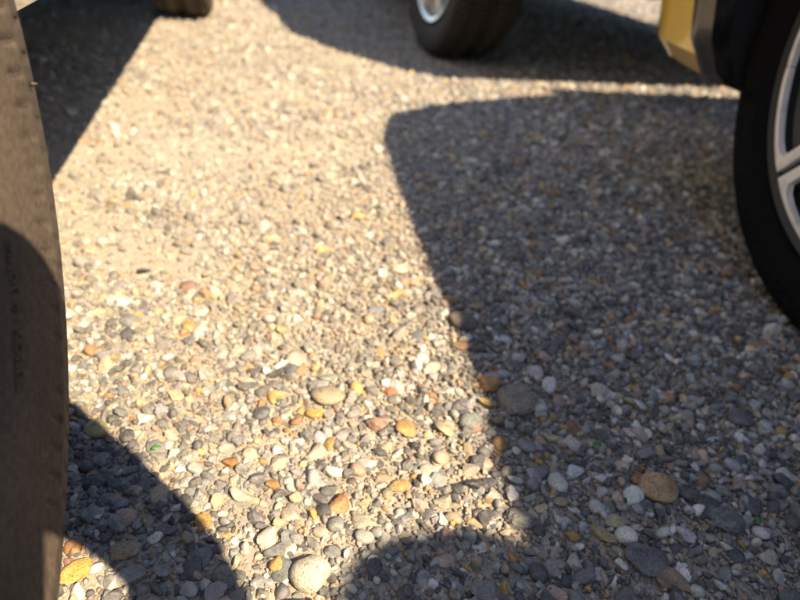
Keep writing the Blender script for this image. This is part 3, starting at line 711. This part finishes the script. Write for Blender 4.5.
def make_person():
    J = {}; E_ = []; R_ = {}
    def j(k, p, r, par=None):
        J[k] = p; R_[k] = r
        if par: E_.append((par, k))
    j('pelvis', (0.40, -0.74, 0.30), 0.135)
    j('waist', (0.40, -0.73, 0.46), 0.125, 'pelvis'); j('chest', (0.405, -0.66, 0.64), 0.135, 'waist'); j('collar', (0.405, -0.60, 0.765), 0.085, 'chest')
    j('neck', (0.40, -0.585, 0.83), 0.055, 'collar'); j('jaw', (0.395, -0.555, 0.90), 0.075, 'neck'); j('brow', (0.393, -0.555, 0.975), 0.088, 'jaw'); j('crown', (0.395, -0.575, 1.035), 0.06, 'brow')
    j('nose', (0.390, -0.465, 0.915), 0.014, 'jaw')
    for s, nm in ((1, 'r'), (-1, 'l')):
        hx = 0.40+s*0.10
        j('hip'+nm, (hx, -0.73, 0.28), 0.10, 'pelvis'); j('thigh'+nm, (hx+s*0.02, -0.52, 0.38), 0.078, 'hip'+nm); j('knee'+nm, (hx+s*0.03, -0.34, 0.44), 0.060, 'thigh'+nm)
        j('calf'+nm, (hx+s*0.025, -0.46, 0.27), 0.055, 'knee'+nm); j('ankle'+nm, (hx+s*0.02, -0.55, 0.10), 0.042, 'calf'+nm)
        j('foot'+nm, (hx+s*0.03, -0.46, 0.055), 0.042, 'ankle'+nm); j('toe'+nm, (hx+s*0.04, -0.35, 0.038), 0.034, 'foot'+nm); j('heel'+nm, (hx+s*0.02, -0.60, 0.045), 0.036, 'ankle'+nm)
    j('shr', (0.48, -0.43, 0.70), 0.070, 'collar'); j('elr', C3(0.300, -0.060, -0.260), 0.048, 'shr'); j('far', C3(0.225, -0.025, -0.140), 0.042, 'elr'); j('wrr', C3(0.168, 0.002, -0.058), 0.034, 'far')
    j('palmr', C3(0.118, 0.042, -0.040), 0.038, 'wrr'); j('knur', C3(0.084, 0.080, -0.038), 0.034, 'palmr'); j('fsa', C3(0.050, 0.124, -0.040), 0.032, 'knur'); j('fsb', C3(0.020, 0.162, -0.042), 0.026, 'fsa')
    for i, (x, u, l) in enumerate(((0.030, 0.120, 1.0), (0.040, 0.100, 1.05), (0.048, 0.080, 1.0), (0.054, 0.060, 0.85))):
        a, b, c, d = 'f%da' % i, 'f%db' % i, 'f%dc' % i, 'f%dd' % i
        j(a, C3(x+0.012, u-0.006, -0.034), 0.012, 'knur'); j(b, C3(x-0.016*l, u+0.014, -0.016), 0.0105, a); j(c, C3(x-0.040*l, u+0.022, -0.006), 0.0095, b); j(d, C3(x-0.060*l, u+0.018, -0.005), 0.0085, c)
    j('tha', C3(0.080, 0.028, -0.042), 0.026, 'palmr'); j('thb', C3(0.046, 0.030, -0.036), 0.019, 'tha'); j('thc', C3(0.028, 0.046, -0.030), 0.010, 'thb')
    j('shl', (0.27, -0.52, 0.74), 0.072, 'collar'); j('ell', (0.22, -0.40, 0.53), 0.050, 'shl'); j('wrl', (0.28, -0.33, 0.52), 0.029, 'ell'); j('palml', (0.315, -0.318, 0.505), 0.026, 'wrl')
    for i in range(4):
        y = -0.300-0.018*i; l = (0.9, 1.0, 0.95, 0.8)[i]
        j('g%da' % i, (0.345, y, 0.505), 0.010, 'palml'); j('g%db' % i, (0.345+0.034*l, y, 0.492), 0.0092, 'g%da' % i); j('g%dc' % i, (0.345+0.055*l, y, 0.470), 0.008, 'g%db' % i)
    j('gth', (0.315, -0.285, 0.500), 0.012, 'palml'); j('gtt', (0.340, -0.268, 0.485), 0.009, 'gth')
    keys = list(J); ix = {k: i for i, k in enumerate(keys)}
    me = bpy.data.meshes.new('person'); me.from_pydata([J[k] for k in keys], [(ix[a], ix[b]) for a, b in E_], [])
    o = bpy.data.objects.new('person', me); link(o)
    sk = o.modifiers.new('skin', 'SKIN'); sk.use_smooth_shade = True
    sv = me.skin_vertices[0].data
    for k in keys:
        r = R_[k]; sv[ix[k]].radius = (r, r)
    sv[0].use_root = True
    o.modifiers.new('sub', 'SUBSURF').levels = 2
    dg = bpy.context.evaluated_depsgraph_get(); dg.update()
    me2 = bpy.data.meshes.new_from_object(o.evaluated_get(dg)); o.modifiers.clear(); o.data = me2
    me2.materials.clear()
    for k in ('skin', 'shirt', 'trousers', 'shoe'): me2.materials.append(M[k])
    segs = [(np.array(J[a]), np.array(J[b]), a, b) for a, b in E_]
    def kind(b):
        if b[:4] in ('foot', 'heel') or b[:3] == 'toe': return 3
        if b[:3] in ('hip', 'thi', 'kne', 'cal', 'ank', 'wai'): return 2 if b != 'waist' else 1
        if b in ('chest', 'collar', 'shr', 'shl', 'elr', 'ell', 'far', 'waist'): return 1
        return 0
    cen = np.zeros(len(me2.polygons)*3); me2.polygons.foreach_get('center', cen); cen = cen.reshape(-1, 3)
    best = np.full(len(cen), 9.0); ki = np.zeros(len(cen), int)
    for a, b, na, nb in segs:
        ab = b-a; t = np.clip(((cen-a) @ ab)/(ab @ ab), 0, 1); dd = np.linalg.norm(cen-(a+t[:, None]*ab), axis=1)-R_[nb]*0.5
        mk = dd < best; best[mk] = dd[mk]; ki[mk] = kind(nb)
    me2.polygons.foreach_set('material_index', ki.tolist()); me2.polygons.foreach_set('use_smooth', [True]*len(cen))
    tag(o, 'person in dark clothes crouching between the cars, holding up a phone', 'person')
    bm = bmesh.new(); bmesh.ops.create_icosphere(bm, subdivisions=3, radius=1)
    for v in bm.verts:
        c = v.co; v.co = Vector((0.394+c.x*0.090, -0.578+c.y*0.098, 0.985+c.z*0.082+0.006*math.sin(c.x*19)*math.cos(c.y*23)))
    bmesh.ops.delete(bm, geom=[v for v in bm.verts if v.co.z < 0.945 and v.co.y > -0.60], context='VERTS')
    bm_obj('hair', bm, M['hair'], o, True)
    for s in (-1, 1):
        bm = bmesh.new(); bmesh.ops.create_icosphere(bm, subdivisions=2, radius=0.011, matrix=Matrix.Translation((0.392+s*0.030, -0.486, 0.945))); bm_obj('eye', bm, M['plate'], o, True)
        bm = bmesh.new(); bmesh.ops.create_icosphere(bm, subdivisions=2, radius=1)
        for v in bm.verts: v.co = Vector((0.393+s*0.086+v.co.x*0.010, -0.560+v.co.y*0.020, 0.935+v.co.z*0.030))
        bm_obj('ear', bm, M['skin'], o, True)
    box('mouth', (0.391, -0.482, 0.882), (0.045, 0.012, 0.010), M['red_lamp'], o, 0.003)
make_person()

# ------------------------------------------------------------------ scraps of green leaf among the stones
def make_leaf(px, py, s, turn, label):
    x, y, t = ground_at(px, py, 0.008); L = s*t/FPX
    prof = [(0.0, 0.02), (0.2, 0.22), (0.45, 0.30), (0.75, 0.20), (1.0, 0.02)]
    V = []
    for u, w in prof: V += [((u-0.5)*L, -w*L, 0.10*L*math.sin(u*3)), ((u-0.5)*L, 0, 0.10*L*math.sin(u*3)-0.05*L), ((u-0.5)*L, w*L, 0.10*L*math.sin(u*3))]
    Fc = []
    for i in range(4):
        for j in range(2): a = 3*i+j; Fc.append((a, a+1, a+4, a+3))
    o = mesh_obj('leaf', V, Fc, M['leaf']); md = o.modifiers.new('thick', 'SOLIDIFY'); md.thickness = 0.0003
    o.location = (x, y, 0.0085); o.rotation_euler = (0.15, 0.2, turn)
    tag(o, label, 'leaf', 'green leaf scraps on the gravel')
M['leaf'] = simple('leaf', (0.06, 0.22, 0.03), 0.5)
for a in ((597, 445, 11, 0.3, 'tiny green leaf scrap in the shade, beside the big smooth tan pebble'),
          (758, 521, 10, 1.2, 'tiny green leaf scrap in the shade, beside a blocky dark grey stone'),
          (156, 448, 9, 0.8, 'tiny green leaf scrap at the sunlit edge of the arm shadow by the dusty tyre'),
          (748, 407, 9, 2.0, 'tiny green leaf scrap on a flat dark stone below the black alloy wheel')): make_leaf(*a)
